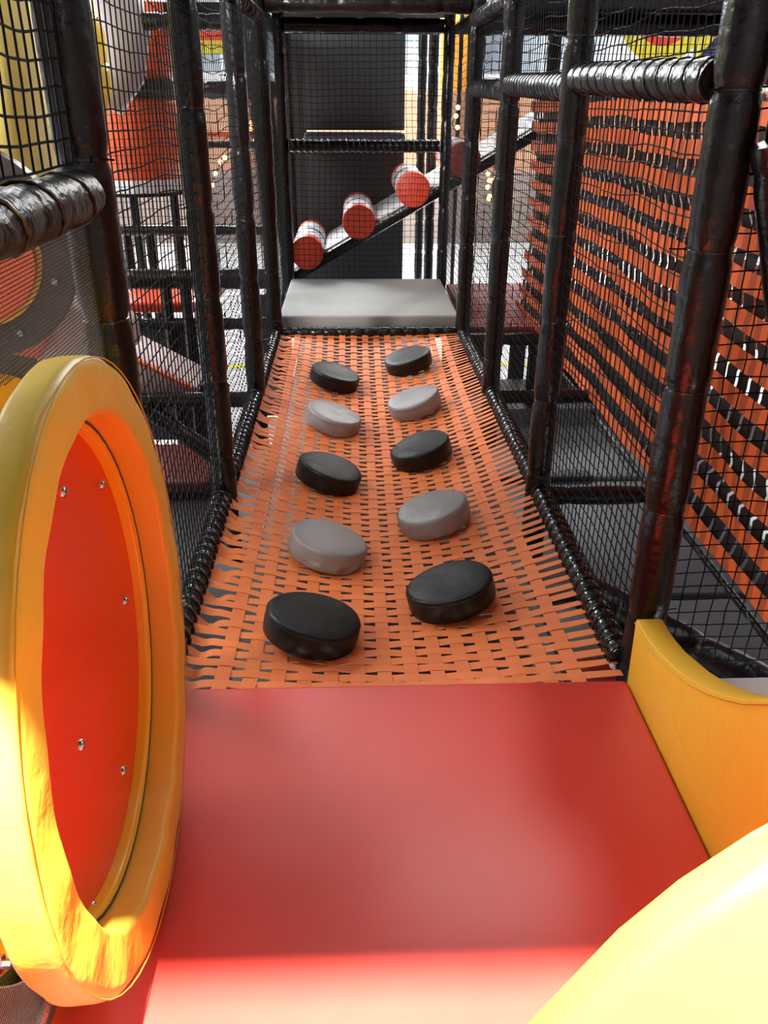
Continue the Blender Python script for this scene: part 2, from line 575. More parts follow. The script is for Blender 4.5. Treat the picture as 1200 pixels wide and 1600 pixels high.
# top rails
for s in (-1, 1):
    rail((0.6 * s, 2.93, 1.74), (0.6 * s, 5.24, 1.74), 'cord-lashed black top rail on the %s side of the bridge' % side[s], 0.036, 0.05, 0.003, 82 + s, 'top rails')
beam((-0.56, 5.283, 1.81), (0.56, 5.283, 1.81), 'black padded top beam across the far end of the bridge', 0.05, 85)
beam((-0.56, 6.70, 1.80), (0.56, 6.70, 1.80), 'black padded top beam above the black panels, second of the two', 0.05, 86)
beam((0.65, 5.283, 1.715), (2.95, 5.283, 1.715), 'black padded top beam crossing behind the right hand bays', 0.055, 87)
beam((0.65, 4.083, 1.83), (2.95, 4.083, 1.83), 'black padded top beam at the upper right picture edge', 0.05, 88)
beam((-0.65, 6.2, 1.78), (-2.6, 6.2, 1.78), 'black padded top beam crossing the upper left bays', 0.05, 89)
# low cross beams of the right passage
for k, lb in ((1, 'black padded cross beam low in the right passage, nearer one'), (2, 'black padded cross beam low in the right passage, farther one')):
    beam((0.65, YS[k], -0.035), (1.16, YS[k], -0.035), lb, 0.036, 90 + k)
beam((0.65, 5.283, -0.05), (2.6, 5.283, -0.05), 'black padded cross beam low in front of the dark red mat', 0.04, 95)

# decks overhead: the near deck shades the red mat, the far one the ramp
def deck(lo, hi, label):
    o = obj('overhead_deck', box(lo, hi, 0.01), M['deck'], None, True)
    return tag(o, label, 'deck', 'overhead decks')


deck((-1.25, 0.384, 1.95), (1.25, 1.70, 2.01), 'dark deck panel overhead above the red mat')
deck((-0.66, 5.36, 1.88), (0.64, 7.1, 1.94), 'dark deck panel overhead above the ramp and the grey platform')
deck((0.66, 4.15, 1.775), (2.95, 7.1, 1.83), 'dark deck panel overhead across the far right bays')
deck((-1.30, 6.3, 1.84), (-0.68, 8.0, 1.90), 'dark deck panel overhead in the far left bays')

# ------------------------------------------------------------------ nets
NU = 0


def net(o0, u, v, lu, lv, label, cell=0.043, r=0.0021, wob=0.008, group='black safety nets', sides=3):
    """rectangular knotted net: strands both ways through the same slightly slack knots"""
    global NU
    NU += 1
    R_ = random.Random(NU * 13)
    o0, u, v = V(o0), V(u).normalized(), V(v).normalized()
    n_ = u.cross(v)
    nu, nv = max(2, round(lu / cell)), max(2, round(lv / cell))
    ph = [R_.uniform(0, 6.28) for _ in range(6)]
    P = []
    for i in range(nu + 1):
        row = []
        for j in range(nv + 1):
            a, c = i / nu, j / nv
            e = min(1, 6 * min(a, 1 - a)) * min(1, 6 * min(c, 1 - c))
            du = wob * e * (math.sin(c * 7 + ph[0] + a * 2) + 0.5 * math.sin(c * 17 + ph[1])) + R_.uniform(-1, 1) * 0.0016
            dv = wob * e * (math.sin(a * 6 + ph[2] + c * 2) + 0.6 * math.sin(a * 15 + ph[3])) + R_.uniform(-1, 1) * 0.0016
            dn = wob * 0.8 * e * math.sin(a * 4 + c * 5 + ph[4])
            row.append(o0 + u * (a * lu + du) + v * (c * lv + dv) + n_ * dn)
        P.append(row)
    bm = bmesh.new()
    for i in range(nu + 1):
        add_tube(bm, P[i], r, sides, False)
    for j in range(nv + 1):
        add_tube(bm, [P[i][j] for i in range(nu + 1)], r, sides, False)
    o = obj('safety_net', bm, M['net'])
    return tag(o, label, 'net', group)


UY, UZ, UX = (0, 1, 0), (0, 0, 1), (1, 0, 0)
for s in (-1, 1):
    for k in range(3):
        nm = ('nearest', 'middle', 'farthest')[k]
        if s == 1:
            net((0.605, YS[k] + (0.03 if k else 0.12), 0.03), UY, UZ, 1.14 if k else 1.05, 1.33, 'black safety net below the mid rail right of the bridge, %s bay' % nm, 0.040)
            net((0.605, YS[k] + (0.03 if k else 0.12), 1.43), UY, UZ, 1.14 if k else 1.05, 0.45, 'black safety net above the mid rail on the right, %s bay' % nm, 0.040)
        else:
            net((-0.605, YS[k] + 0.03, 0.03), UY, UZ, 1.14, 1.84, 'full height black safety net on the left side of the bridge, %s bay' % nm, 0.040)
net((-0.605, 0.50, 1.235), UY, UZ, 1.14, 0.70, 'black safety net in front of the pale yellow tube, upper left picture edge', 0.042, 0.0026)
net((0.70, 1.80, -0.02), UX, UZ, 1.14, 1.9, 'black safety net beside the thick near right post, over the orange strap wall', 0.040, 0.0021)
net((-0.56, 6.645, 0.09), UX, UZ, 1.12, 1.70, 'black safety net behind the grey platform, in front of the rollers and the black panels', 0.043, 0.0021, 0.006)
net((-0.605, 5.33, 0.05), UY, UZ, 1.30, 1.75, 'black safety net on the left side of the grey platform', 0.043, 0.002)
net((0.605, 5.33, 0.05), UY, UZ, 1.30, 1.75, 'black safety net on the right side of the grey platform', 0.043, 0.002)
net((0.655, 5.30, 0.0), UX, UZ, 1.9, 1.75, 'black safety net across the far end of the right passage', 0.043, 0.002)
net((-2.6, 6.2, -0.3), UX, UZ, 1.95, 2.0, 'black safety net far behind on the left, in front of the orange barrel slide', 0.05, 0.0022)

# fine screen below the left rail
bm = bmesh.new()
RCY, RCZ, RCR = 1.14, 0.505, 0.47


def clip_spans(c, cc, oc, lo, hi):
    """the stretch lo..hi less the part inside the ring's circle"""
    q = RCR ** 2 - (c - cc) ** 2
    if q <= 0:
        return [(lo, hi)]
    h = math.sqrt(q)
    return [(a_, b_) for a_, b_ in ((lo, min(hi, oc - h)), (max(lo, oc + h), hi)) if b_ - a_ > 0.01]


z = 0.02
while z < 1.135:
    for a_, b_ in clip_spans(z, RCZ, RCY, 0.50, 1.64):
        add_tube(bm, [(-0.60, a_, z), (-0.60, b_, z + 0.001)], 0.0011, 3, False)
    z += 0.0062
y = 0.50
while y < 1.64:
    for a_, b_ in clip_spans(y, RCY, RCZ, 0.02, 1.135):
        add_tube(bm, [(-0.6015, y, a_), (-0.6015, y, b_)], 0.0006, 3, False)
    y += 0.0062
tag(obj('mesh_screen', bm, M['screen']), 'fine brown-black mesh screen under the left rail, above the big yellow ring', 'screen')

# ------------------------------------------------------------------ red mat
def pad(name, lo, hi, material, label, cat='mat', bev=0.02, group=None):
    o = obj(name, box(lo, hi, bev, 4), material)
    return tag(o, label, cat, group)


pad('red_floor_mat', (-0.63, -1.3, -0.07), (0.592, 1.705, 0.0), M['red'], 'large red vinyl floor mat in front of the orange woven bridge', 'mat', 0.014)
beam((-0.70, -0.3, -0.04), (-0.70, 1.62, -0.04), 'black padded beam along the left edge of the red mat, at the lower left corner', 0.05, 101)
pad('red_mat', (0.66, 5.45, -0.08), (2.4, 6.9, -0.01), M['reddark'], 'dark red mat on the floor behind the net, right of the grey platform', 'mat')
pad('dark_mat', (-0.58, 1.75, -0.70), (0.58, 7.6, -0.62), M['darkmat'], 'dark grey mat on the level below the orange bridge', 'mat')
pad('dark_mat', (0.62, 5.36, -0.90), (2.9, 6.9, -0.82), M['darkmat'], 'dark mat on the lower level beyond the right passage', 'mat')
# lower level on the right: dark blue-grey deck mats
for k, lb in enumerate(('nearest', 'middle', 'farthest')):
    pad('deck_mat', (0.66, 1.75 + 1.2 * k, -0.60), (1.85, 2.91 + 1.2 * k, -0.53), M['bluemat'], 'dark blue-grey deck mat below the right passage, %s of three' % lb, 'mat', 0.02, 'deck mats of the right passage')
    o = obj('beam_shadow_strip', box((0.66, 1.70 + 1.2 * k, -0.53), (1.20, 1.80 + 1.2 * k, -0.50), 0.01), M['blackpanel'])  # dark strips modelled in place of the cross beams' shadows
    tag(o, 'dark strip shaped as beam shadow across the right passage below, %s of three' % lb, 'strip', 'beam shadow strips across the right passage')

# ------------------------------------------------------------------ woven bridge
BY0, BY1 = 1.715, 5.27


def sag(x, y):
    t = (y - BY0) / (BY1 - BY0)
    t = min(1, max(0, t))
    a = 0.135 * (math.sin(PI * t) ** 0.55)
    q = 1 - min(1, abs(x) / 0.575) ** 2.0
    return -0.005 - a * q - 0.012 * q


def sag_n(x, y):
    e = 0.02
    dx = (sag(x + e, y) - sag(x - e, y)) / (2 * e)
    dy = (sag(x, y + e) - sag(x, y - e)) / (2 * e)
    return V((-dx, -dy, 1)).normalized()


def ribbon(pts, nrm, w, th, sidev):
    """flat strap along pts; nrm list of normals; sidev list of side directions"""
    bm = bmesh.new()
    rings = []
    for p, n, s in zip(pts, nrm, sidev):
        rings.append([bm.verts.new(p + s * w / 2 + n * th / 2), bm.verts.new(p - s * w / 2 + n * th / 2),
                      bm.verts.new(p - s * w / 2 - n * th / 2), bm.verts.new(p + s * w / 2 - n * th / 2)])
    for a, b_ in zip(rings[:-1], rings[1:]):
        for k in range(4):
            bm.faces.new((a[k], a[(k + 1) % 4], b_[(k + 1) % 4], b_[k]))
    bm.faces.new(rings[0])
    bm.faces.new(rings[-1][::-1])
    return bm


bridge = thing('woven_bridge', 'sagging bridge woven of orange webbing straps, strung between two black rails', 'bridge', (0, BY0, 0))
NC, NL = 72, 14
cp = (BY1 - BY0 - 0.03) / (NC - 1)
lp = 1.00 / NL
LX0 = -0.495
inv = Matrix.Translation((0, -BY0, 0))
for i in range(NC):
    yc = BY0 + 0.02 + cp * i
    R_ = random.Random(i)
    pts, nn, ss = [], [], []
    N = NL * 6
    ja, jb, jt = R_.uniform(-0.003, 0.003), R_.uniform(-0.003, 0.003), R_.uniform(-0.12, 0.12)
    near_edge_wave = R_.uniform(0, 1)
    for k in range(-3, N + 4):
        x = -0.55 + 1.10 * k / N
        ph = (x - LX0) / lp - 0.5
        wv = 0.0021 * math.cos(PI * (ph + i))
        xe = max(-0.575, min(0.575, x))
        zz = sag(xe, yc)
        tw = 0.0
        e = abs(x) - 0.46
        if e > 0:
            wv *= max(0, 1 - e / 0.06)
            tw = e * 5.0 * (1 if x < 0 else -0.6) * (0.4 + jt * 3)
        dy = ja * math.sin(x * 5 + i) + jb
        if abs(x) > 0.575:       # the end turns up over the rail
            zz += 0.0
        n = sag_n(xe, yc)
        s_ = V((0, 1, 0))
        s_ = (s_ * math.cos(tw) + n * math.sin(tw)).normalized()
        n = V((1, 0, 0)).cross(s_).normalized()
        # wavy slack straps along the left edge
        slack = 0.009 * math.exp(-((x + 0.53) / 0.03) ** 2) * math.sin(i * 1.9)
        zz -= 0.022 * math.exp(-((x + 0.535) / 0.022) ** 2) * (0.5 + 0.5 * math.sin(i * 2.3))
        pts.append(V((x, yc - BY0 + dy + slack, zz + wv)))
        nn.append(n)
        ss.append(s_)
    obj('cross_strap', ribbon(pts, nn, 0.0290, 0.0016, ss), M['strap'], bridge, True)
for j in range(NL):
    x = LX0 + lp * (j + 0.5)
    pts, nn, ss = [], [], []
    N = (NC - 1) * 4
    for k in range(-6, N + 8):
        y = BY0 + 0.02 + cp * k / 4
        wv = 0.0021 * math.cos(PI * (k / 4 + j + 1))
        yy = min(max(y, BY0), BY1)
        n = sag_n(x, yy)
        tz = (sag(x, yy + .01) - sag(x, yy - .01)) / .02
        t = V((0, 1, tz)).normalized()
        s_ = n.cross(t).normalized() * -1
        drop = 0.0
        pts.append(V((x + 0.0015 * math.sin(k * .05 + j), min(y, BY1 + 0.02) - BY0, sag(x, yy) + wv)))
        nn.append(n)
        ss.append(s_)
    obj('lengthwise_strap', ribbon(pts, nn, 0.0385, 0.0016, ss), M['strap2'], bridge, True)


# ------------------------------------------------------------------ stepping discs
def disc_bm(r=0.137, h=0.078, seed=0):
    R_ = random.Random(seed)
    e = 0.012
    prof = [(0, 0.0), (r * 0.9, 0.0), (r - 0.004, 0.003), (r, 0.008)]
    prof += [(r + 0.002, h * 0.5), (r, h - e)]
    for k in range(1, 5):
        a = PI / 2 * k / 4
        prof.append((r - e + e * math.cos(a), h - e + e * math.sin(a)))
    prof += [(r * 0.75, h + 0.002), (r * 0.45, h + 0.002), (0, h + 0.001)]
    bm = lathe(prof, 56)
    p1, p2 = R_.uniform(0, 6.28), R_.uniform(0, 6.28)
    for v in bm.verts:
        a = math.atan2(v.co.y, v.co.x)
        rr = math.hypot(v.co.x, v.co.y)
        v.co.x *= 1 + 0.006 * math.sin(3 * a + p1) * rr / r
        v.co.z += 0.003 * math.sin(2 * a + p2) * (rr / r) * (v.co.z / h)
    return bm


def seam_ring(r, z, t=0.0022):
    bm = bmesh.new()
    add_tube(bm, [(r * math.cos(2 * PI * k / 56), r * math.sin(2 * PI * k / 56), z) for k in range(57)], t, 5, False)
    return bm


DISCS = [(-0.222, 4.497, 'k', 'black foam disc farthest up the left row of the bridge'),
         (-0.220, 3.887, 'g', 'grey foam disc high in the left row, just in front of the farthest black one'),
         (-0.228, 3.216, 'k', 'black foam disc between the two grey ones of the left row'),
         (-0.214, 2.541, 'g', 'larger looking grey foam disc low in the left row, behind the nearest black disc'),
         (-0.243, 1.995, 'k', 'nearest black foam disc, at the lower left of the orange bridge'),
         (0.229, 4.757, 'k', 'black foam disc farthest up the right row, near the grey platform'),
         (0.221, 4.100, 'g', 'grey foam disc high in the right row, behind a black one'),
         (0.208, 3.467, 'k', 'black foam disc between the two grey ones of the right row'),
         (0.204, 2.807, 'g', 'grey foam disc low in the right row, behind the nearest black one there'),
         (0.200, 2.199, 'k', 'nearest black foam disc of the right row, beside the right rail')]
dmesh = {}
for i, (dx_, dy_, c, lb) in enumerate(DISCS):
    p = V((dx_, dy_, 0))
    n = (sag_n(p.x, p.y) + V((-0.25 * (1 if p.x > 0 else -1) * 0.55, 0, 0))).normalized()
    if c not in dmesh:
        o = obj('foam_disc', disc_bm(seed=i), M['puckblack' if c == 'k' else 'puckgrey'])
        s_ = obj('seam', seam_ring(0.1375, 0.066, 0.0014), M['puckblack' if c == 'k' else 'boxside'], o)
        dmesh[c] = (o, s_)
    else:
        a, s0 = dmesh[c]
        o = a.copy(); COL.objects.link(o)
        s_ = s0.copy(); COL.objects.link(s_); s_.parent = o
    tag(o, lb, 'disc', 'black foam discs on the bridge' if c == 'k' else 'grey foam discs on the bridge')
    o.location = V((p.x, p.y, sag(p.x, p.y) + 0.014))
    q = V((0, 0, 1)).rotation_difference(n)
    o.rotation_mode = 'QUATERNION'
    o.rotation_quaternion = q @ Matrix.Rotation(i * 1.3, 4, 'Z').to_quaternion()

# ------------------------------------------------------------------ grey platform
plat = thing('grey_platform', 'light grey padded step platform at the far end of the orange bridge', 'platform', (0, 6.0, 0))
obj('pad', box((-0.585, -0.63, 0.0), (0.585, 0.62, 0.085), 0.018, 4), M['boxgrey'], plat)
bm = bmesh.new()
add_tube(bm, [(-0.575, -0.628, 0.069), (0.575, -0.628, 0.069)], 0.003, 5)
obj('piping', bm, M['boxside'], plat)

# ------------------------------------------------------------------ ramp with rollers
RY0, RY1 = 6.76, 7.70
rx0, rz0, rx1, rz1 = -0.62, 0.053, 1.75, 1.383
ang = math.atan2(rz1 - rz0, rx1 - rx0)
ramp = thing('climbing_ramp', 'white sloping ramp rising to the right behind the grey platform', 'ramp', (rx0, RY0, rz0))
L = math.hypot(rx1 - rx0, rz1 - rz0)
ca, sa = math.cos(ang), math.sin(ang)


def rp(s, y, h):                # point on the ramp: along, across, above
    return V((s * ca - h * sa, y, s * sa + h * ca))


def ramp_box(s0, s1, y0, y1, h0, h1, bev=0.01):
    bm = box((s0, y0, h0), (s1, y1, h1), bev)
    for v in bm.verts:
        v.co = rp(v.co.x, v.co.y, v.co.z)
    return bm


obj('sliding_surface', ramp_box(0.0, L, 0.03, RY1 - RY0, 0.0, 0.05), M['whiteplastic'], ramp)
obj('edge_beam', ramp_box(-0.02, L, -0.045, 0.03, -0.045, 0.035, 0.02), M['foam'], ramp)
obj('edge_beam', ramp_box(-0.02, L, RY1 - RY0, RY1 - RY0 + 0.07, -0.045, 0.035, 0.02), M['foam'], ramp)

ROLL_AT = [(0.247, 'lowest'), (0.714, 'second lowest'), (1.19, 'second highest'), (1.62, 'highest')]
roller0 = None
for k, (s, nm) in enumerate(ROLL_AT):
    c = rp(s, -0.06, 0.105) + V((rx0, RY0, rz0))
    lb = 'white foam roller with red ends and a dark stripe, %s on the ramp' % nm
    if roller0 is None:
        r_ = thing('foam_roller', lb, 'roller', (0, 0, 0), 'foam rollers on the ramp')
        parts = []

        def cyl(name, y0, y1, rr, mt):
            e = 0.012
            prof = [(0, y0), (rr - e, y0), (rr - e * 0.3, y0 + e * 0.3), (rr, y0 + e), (rr, y1 - e), (rr - e * 0.3, y1 - e * 0.3), (rr - e, y1), (0, y1)]
            bm = lathe(prof, 40)
            bmesh.ops.rotate(bm, verts=bm.verts, cent=(0, 0, 0), matrix=Matrix.Rotation(-PI / 2, 3, 'X'))
            parts.append(obj(name, bm, mt, r_))
        cyl('body', 0.14, 0.84, 0.126, M['whiteplastic'])
        cyl('end_cap', 0.0, 0.14, 0.128, M['cap'])
        cyl('end_cap', 0.84, 0.98, 0.128, M['cap'])
        cyl('stripe', 0.40, 0.50, 0.1275, M['stripeblack'])
        cyl('stripe', 0.28, 0.30, 0.1275, M['stripeblack'])
        roller0 = (r_, parts)
    else:
        a, ps = roller0
        r_ = a.copy(); COL.objects.link(r_)
        for p_ in ps:
            q_ = p_.copy(); COL.objects.link(q_); q_.parent = r_
        tag(r_, lb)
    r_.location = c
    r_.rotation_euler = (0, 0.5 * k, 0)

# black panels behind
pn = thing('black_wall_panel', 'tall black padded panel in two fields behind the ramp', 'panel', (-0.07, 7.86, -0.2))
obj('upper_field', box((-0.43, 0, 1.30), (0.43, 0.04, 2.45), 0.008), M['blackpanel'], pn)
obj('lower_field', box((-0.43, 0, -0.9), (0.43, 0.04, 1.24), 0.008), M['blackpanel'], pn)
obj('padded_ledge', box((-0.43, -0.16, 1.15), (0.43, -0.01, 1.29), 0.03, 3), M['bluemat'], pn)

# ------------------------------------------------------------------ orange strap wall
WXP = 1.10
sw = thing('strap_wall', 'tall wall of orange webbing straps along the right passage', 'strap wall', (WXP, 0, 0))
ny0, ny1 = 0.75, 6.15


def bulge(y, z):
    return 0.05 * math.sin(PI * min(1, max(0, (z + 0.05) / 1.4)))


for i in range(12):
    zc = 1.315 - 0.119 * i
    pts, nn, ss = [], [], []
    N = 90
    for k in range(N + 1):
        y = ny0 + (ny1 - ny0) * k / N
        fr = (y - Y0) / 1.2
        sagz = 0.015 * abs(math.sin(PI * fr)) + 0.002 * math.sin(k * 0.9 + i)
        lowering = 0.0
        t = 0.0
        zz = zc - sagz - lowering
        pts.append(V((bulge(y, zz) + 0.004 * math.sin(k * 0.7 + i * 2), y, zz)))
        nn.append(V((-1, 0, 0.10 * math.sin(k * .5 + i))).normalized())
        ss.append(V((0.10 * math.sin(k * .5 + i), 0, 1)).normalized())
    obj('strap', ribbon(pts, nn, 0.064, 0.002, ss), M['wallstrap'], sw)
M['upstrap'] = mat('black_webbing', (0.012, 0.010, 0.010), 0.6)
k = 0
y = ny0 + 0.04
while y < ny1 - 0.02:
    pts, nn, ss = [], [], []
    for q in range(47):
        zz = 1.36 - 1.42 * q / 46
        wv = 0.006 * math.cos(q * 0.9)
        yo = 0.018 * (1 if (q // 3) % 2 else -1) * (0.4 + 0.6 * q / 46)
        pts.append(V((bulge(y, zz) + 0.030 + wv, y + yo, zz)))
        nn.append(V((-1, 0, 0)))
        ss.append(V((0, 1, 0)))
    obj('upright_strap', ribbon(pts, nn, 0.070, 0.002, ss), M['upstrap'], sw)
    y += 0.09
    k += 1
# far side of the strap tunnel
sw2 = thing('strap_wall', 'far side of the strap tunnel, glimpsed through the gaps of the nearer orange strap wall', 'strap wall', (2.25, 0, 0))
for i in range(14):
    zc = 1.28 - 0.10 * i
    pts = [V((0.0, ny0 + 0.3 * q, zc - 0.02 * abs(math.sin(q * 0.8)))) for q in range(19)]
    obj('strap', ribbon(pts, [V((-1, 0, 0))] * 19, 0.05, 0.002, [V((0, 0, 1))] * 19), M['wallstrap'], sw2)
for k in range(30):
    y = ny0 + 0.1 + 0.18 * k
    pts = [V((0.01, y + 0.03 * math.sin(q), 1.36 - 0.14 * q)) for q in range(11)]
    obj('upright_strap', ribbon(pts, [V((-1, 0, 0))] * 11, 0.05, 0.002, [V((0, 1, 0))] * 11), M['wallstrap'], sw2)
# frame of the tunnel
beam((1.14, 0.7, 1.41), (1.14, 6.2, 1.41), 'long black padded beam carrying the top of the orange strap wall', 0.03, 111)
rail((1.12, 0.7, -0.10), (1.12, 6.2, -0.10), 'thin black rail along the foot of the orange strap wall', 0.012, 0.2, 0.003, 112, 'thin rails')
for k, (yy, lb) in enumerate(((6.25, 'black padded post at the far end of the orange strap wall'), (4.083, 'black padded post of the strap tunnel far side, farther one'),
                              (2.883, 'black padded post of the strap tunnel far side, nearer one'))):
    post((2.3 if k else 1.30, yy, -1.2), (2.3 if k else 1.25, yy, 1.9), lb, 0.045, 0.3, False, 120 + k)

# ------------------------------------------------------------------ big yellow ring
RC = V((-0.50, 1.138, 0.508))
ring = thing('padded_ring', 'big yellow padded ring standing at the left round a red-orange panel', 'ring', RC)
ring.rotation_mode = 'QUATERNION'
ring.rotation_quaternion = V((0, 0, 1)).rotation_difference(V((1, 0.048, 0.036)).normalized())
ro, ri = 0.495, 0.403


def rr_section(r0, r1, h0, h1, ra, rb, seg=6):
    """rounded rectangle section (r, h)"""
    pts = []
    for (cx, cy, a0, rad) in ((r1 - ra, h1 - ra, 0, ra), (r0 + rb, h1 - rb, PI / 2, rb), (r0 + rb * .6, h0 + rb * .6, PI, rb * .6), (r1 - ra * .6, h0 + ra * .6, 1.5 * PI, ra * .6)):
        for k in range(seg + 1):
            a = a0 + PI / 2 * k / seg
            pts.append((cx + rad * math.cos(a), cy + rad * math.sin(a)))
    return pts


bm = ring_lathe(rr_section(ri, ro, -0.044, 0.020, 0.020, 0.012), 144)
R_ = random.Random(3)
for v in bm.verts:
    a = math.atan2(v.co.y, v.co.x)
    k = 0.0009 * math.sin(23 * a) + 0.0008 * math.sin(41 * a + 1.3) + 0.001 * math.sin(7 * a + .6)
    v.co.x *= 1 + k
    v.co.y *= 1 + k
    v.co.z += 0.0012 * math.sin(17 * a + 2)
obj('cushion', bm, M['yellowring'], ring)
o = obj('cushion_seam', seam_ring(ro - 0.003, 0.019, 0.0012), M['yseam'], ring)
bm = ring_lathe(rr_section(ri - 0.014, ri + 0.02, -0.080, -0.036, 0.010, 0.010), 96)
obj('inner_lip', bm, M['plasticyellow'], ring)
o = obj('lip_gap', seam_ring(ri - 0.003, -0.037, 0.003), M['seam'], ring)
bm = lathe([(0, -0.060), (ri + 0.01, -0.060), (ri + 0.01, -0.078), (0, -0.078)], 96)
panel = obj('round_panel', bm, M['redplastic'], ring)
panel['label'] = 'red-orange round panel with dome-headed bolts'


for (bx, by) in ((-0.2732, 0.0751), (-0.1981, 0.2934), (0.0585, 0.302), (0.1027, -0.0857), (0.3057, 0.0855), (0.351, -0.1848)):
    bm = lathe([(0, 0.0), (0.011, 0.0), (0.011, 0.002), (0.008, 0.0065), (0.004, 0.0085), (0, 0.009)], 16)
    obj('bolt', bm, M['steel'], panel, True, V((bx, by, -0.060)))

# yellow tube behind the ring
tb = thing('yellow_slide_tube', 'yellow plastic tube end behind the big yellow ring, with steel bolts', 'tube', (-0.68, 1.138, 0.5))
prof = [(0.44, -0.5), (0.44, -0.04), (0.475, -0.035), (0.475, 0.02), (0.40, 0.02), (0.40, -0.5)]
bm = ring_lathe(prof, 64)
bmesh.ops.rotate(bm, verts=bm.verts, cent=(0, 0, 0), matrix=Matrix.Rotation(PI / 2, 3, 'Y'))
obj('flange', bm, M['plasticyellow'], tb)
for k in range(12):
    a = 2 * PI * k / 12 + 0.35
    bm = lathe([(0, 0), (0.014, 0), (0.014, 0.008), (0.007, 0.009), (0.007, 0.022), (0, 0.022)], 6)
    bmesh.ops.rotate(bm, verts=bm.verts, cent=(0, 0, 0), matrix=Matrix.Rotation(PI / 2, 3, 'Y'))
    obj('bolt', bm, M['steel'], tb, False, (0.02, 0.452 * math.cos(a), 0.452 * math.sin(a)))

# ------------------------------------------------------------------ yellow side panel on the right
def arc_pts(cx, cy, r, a0, a1, n):
    return [(cx + r * math.cos(a0 + (a1 - a0) * k / n), cy + r * math.sin(a0 + (a1 - a0) * k / n)) for k in range(n + 1)]



prof = [(1.705, -0.07), (1.717, 0.178), (1.67, 0.176), (1.626, 0.180), (1.56, 0.191), (1.504, 0.208), (1.435, 0.229), (1.368, 0.256),
        (1.30, 0.289), (1.236, 0.327), (1.165, 0.374), (1.095, 0.431), (1.03, 0.50), (0.97, 0.58), (0.93, 0.68), (0.91, 0.80), (0.70, 0.80), (0.70, -0.07)]
bm = prism(prof, 0, 0.594, 0.662, 0.006, 2)
sp_ = thing('yellow_side_panel', 'yellow padded panel with a concave top along the right edge of the red mat', 'panel', (0.594, 1.2, 0))
for v in bm.verts:
    v.co -= V((0.594, 1.2, 0))
obj('pad', bm, M['yellow'], sp_)
bm = bmesh.new()
add_tube(bm, [(-0.0005, p[0] - 1.2, p[1] - 0.012) for p in prof[1:14]], 0.0016, 4)
obj('seam', bm, M['yseam'], sp_)
# leaning yellow flap at the lower right corner
fl = [(-0.02, 0.0), (0.0, 0.22), (0.07, 0.33), (0.14, 0.40), (0.20, 0.46), (0.27, 0.52), (0.35, 0.58), (0.41, 0.62), (0.50, 0.665), (0.585, 0.69), (0.585, 0.0)]
bm = prism(fl, 1, 0.0, 0.06, 0.015, 3)
for v in bm.verts:
    x, z = v.co.x, v.co.z
    v.co.y += 0.6 + (-0.35 * (x - 0.27) + 0.62 * (z - 0.5)) / 0.7
tag(obj('yellow_flap', bm, M['plasticyellow']), 'brightly lit curved yellow padded flap leaning at the lower right corner', 'panel')
pad('white_pad', (0.70, 1.12, 0.0), (1.35, 1.585, 0.1), M['whiteplastic'], 'white pad just beyond the concave top of the yellow side panel', 'pad', 0.02)

# things seen below the near right net
beam((0.75, 2.6, -0.30), (1.75, 1.3, -0.34), 'blue-grey padded tube running aslant under the near end of the orange strap wall', 0.07, 130)
pad('maroon_mat', (0.66, 1.72, -0.48), (0.95, 2.35, -0.40), M['reddark'], 'small maroon mat below the near right net', 'mat')

# ------------------------------------------------------------------ far left: slides
bs = thing('barrel_slide', 'orange barrel shaped slide section with a pale rim behind the left nets', 'slide', (-1.74, 7.0, 0))
bm = lathe([(0, .78), (.31, .78), (.325, .80), (.345, 1.05), (.335, 1.3), (.315, 1.34), (0, 1.34)], 48)
obj('barrel', bm, M['orangeplastic'], bs)
obj('rim', ring_lathe([(.30, .70), (.335, .70), (.34, .79), (.30, .79)], 48), M['whiteplastic'], bs)
obj('lower_hoop', ring_lathe([(.32, .675), (.345, .675), (.345, .70), (.32, .70)], 48), M['foam'], bs)
obj('band', ring_lathe([(.25, 1.34), (.335, 1.34), (.335, 1.46), (.25, 1.46)], 48), M['blackpanel'], bs)
bm = lathe([(0, 1.46), (.30, 1.46), (.31, 1.55), (.26, 1.75), (.16, 1.95), (0, 2.0)], 48)
for v in bm.verts:
    v.co.x += max(0, v.co.z - 1.46) * 0.45
obj('dome', bm, M['orangeplastic'], bs)
obj('leg', tube([(-.10, .1, .68), (-.10, .1, -1.2)], .035, 10), M['foam'], bs)
obj('leg', tube([(.22, .1, .68), (.22, .1, -1.2)], .035, 10), M['foam'], bs)

# curved grey slide tube with a yellow flange
gt = thing('grey_slide_tube', 'grey-violet slide tube curving down behind the upper left net', 'slide', (0, 0, 0))
pts = [V((-1.95, 6.4, 2.6)), V((-1.78, 6.35, 2.3)), V((-1.66, 6.3, 2.0)), V((-1.58, 6.25, 1.75)), V((-1.60, 6.2, 1.5)), V((-1.72, 6.15, 1.3))]
bm = bmesh.new(); add_tube(bm, pts, [.20, .20, .20, .19, .16, .12], 28)
obj('tube', bm, M['greyplastic'], gt)
yt = thing('yellow_slide_bend', 'yellow slide bend with steel bolts at the top left, beside the black post', 'slide', (0, 0, 0))
pts = [V((-1.85, 5.5, 2.1)), V((-1.74, 5.5, 1.9)), V((-1.68, 5.5, 1.65)), V((-1.68, 5.5, 1.42)), V((-1.73, 5.5, 1.2)), V((-1.84, 5.5, 1.05))]
bm = bmesh.new(); add_tube(bm, pts, [.17, .18, .18, .18, .16, .12], 28)
obj('tube', bm, M['plasticyellow'], yt)
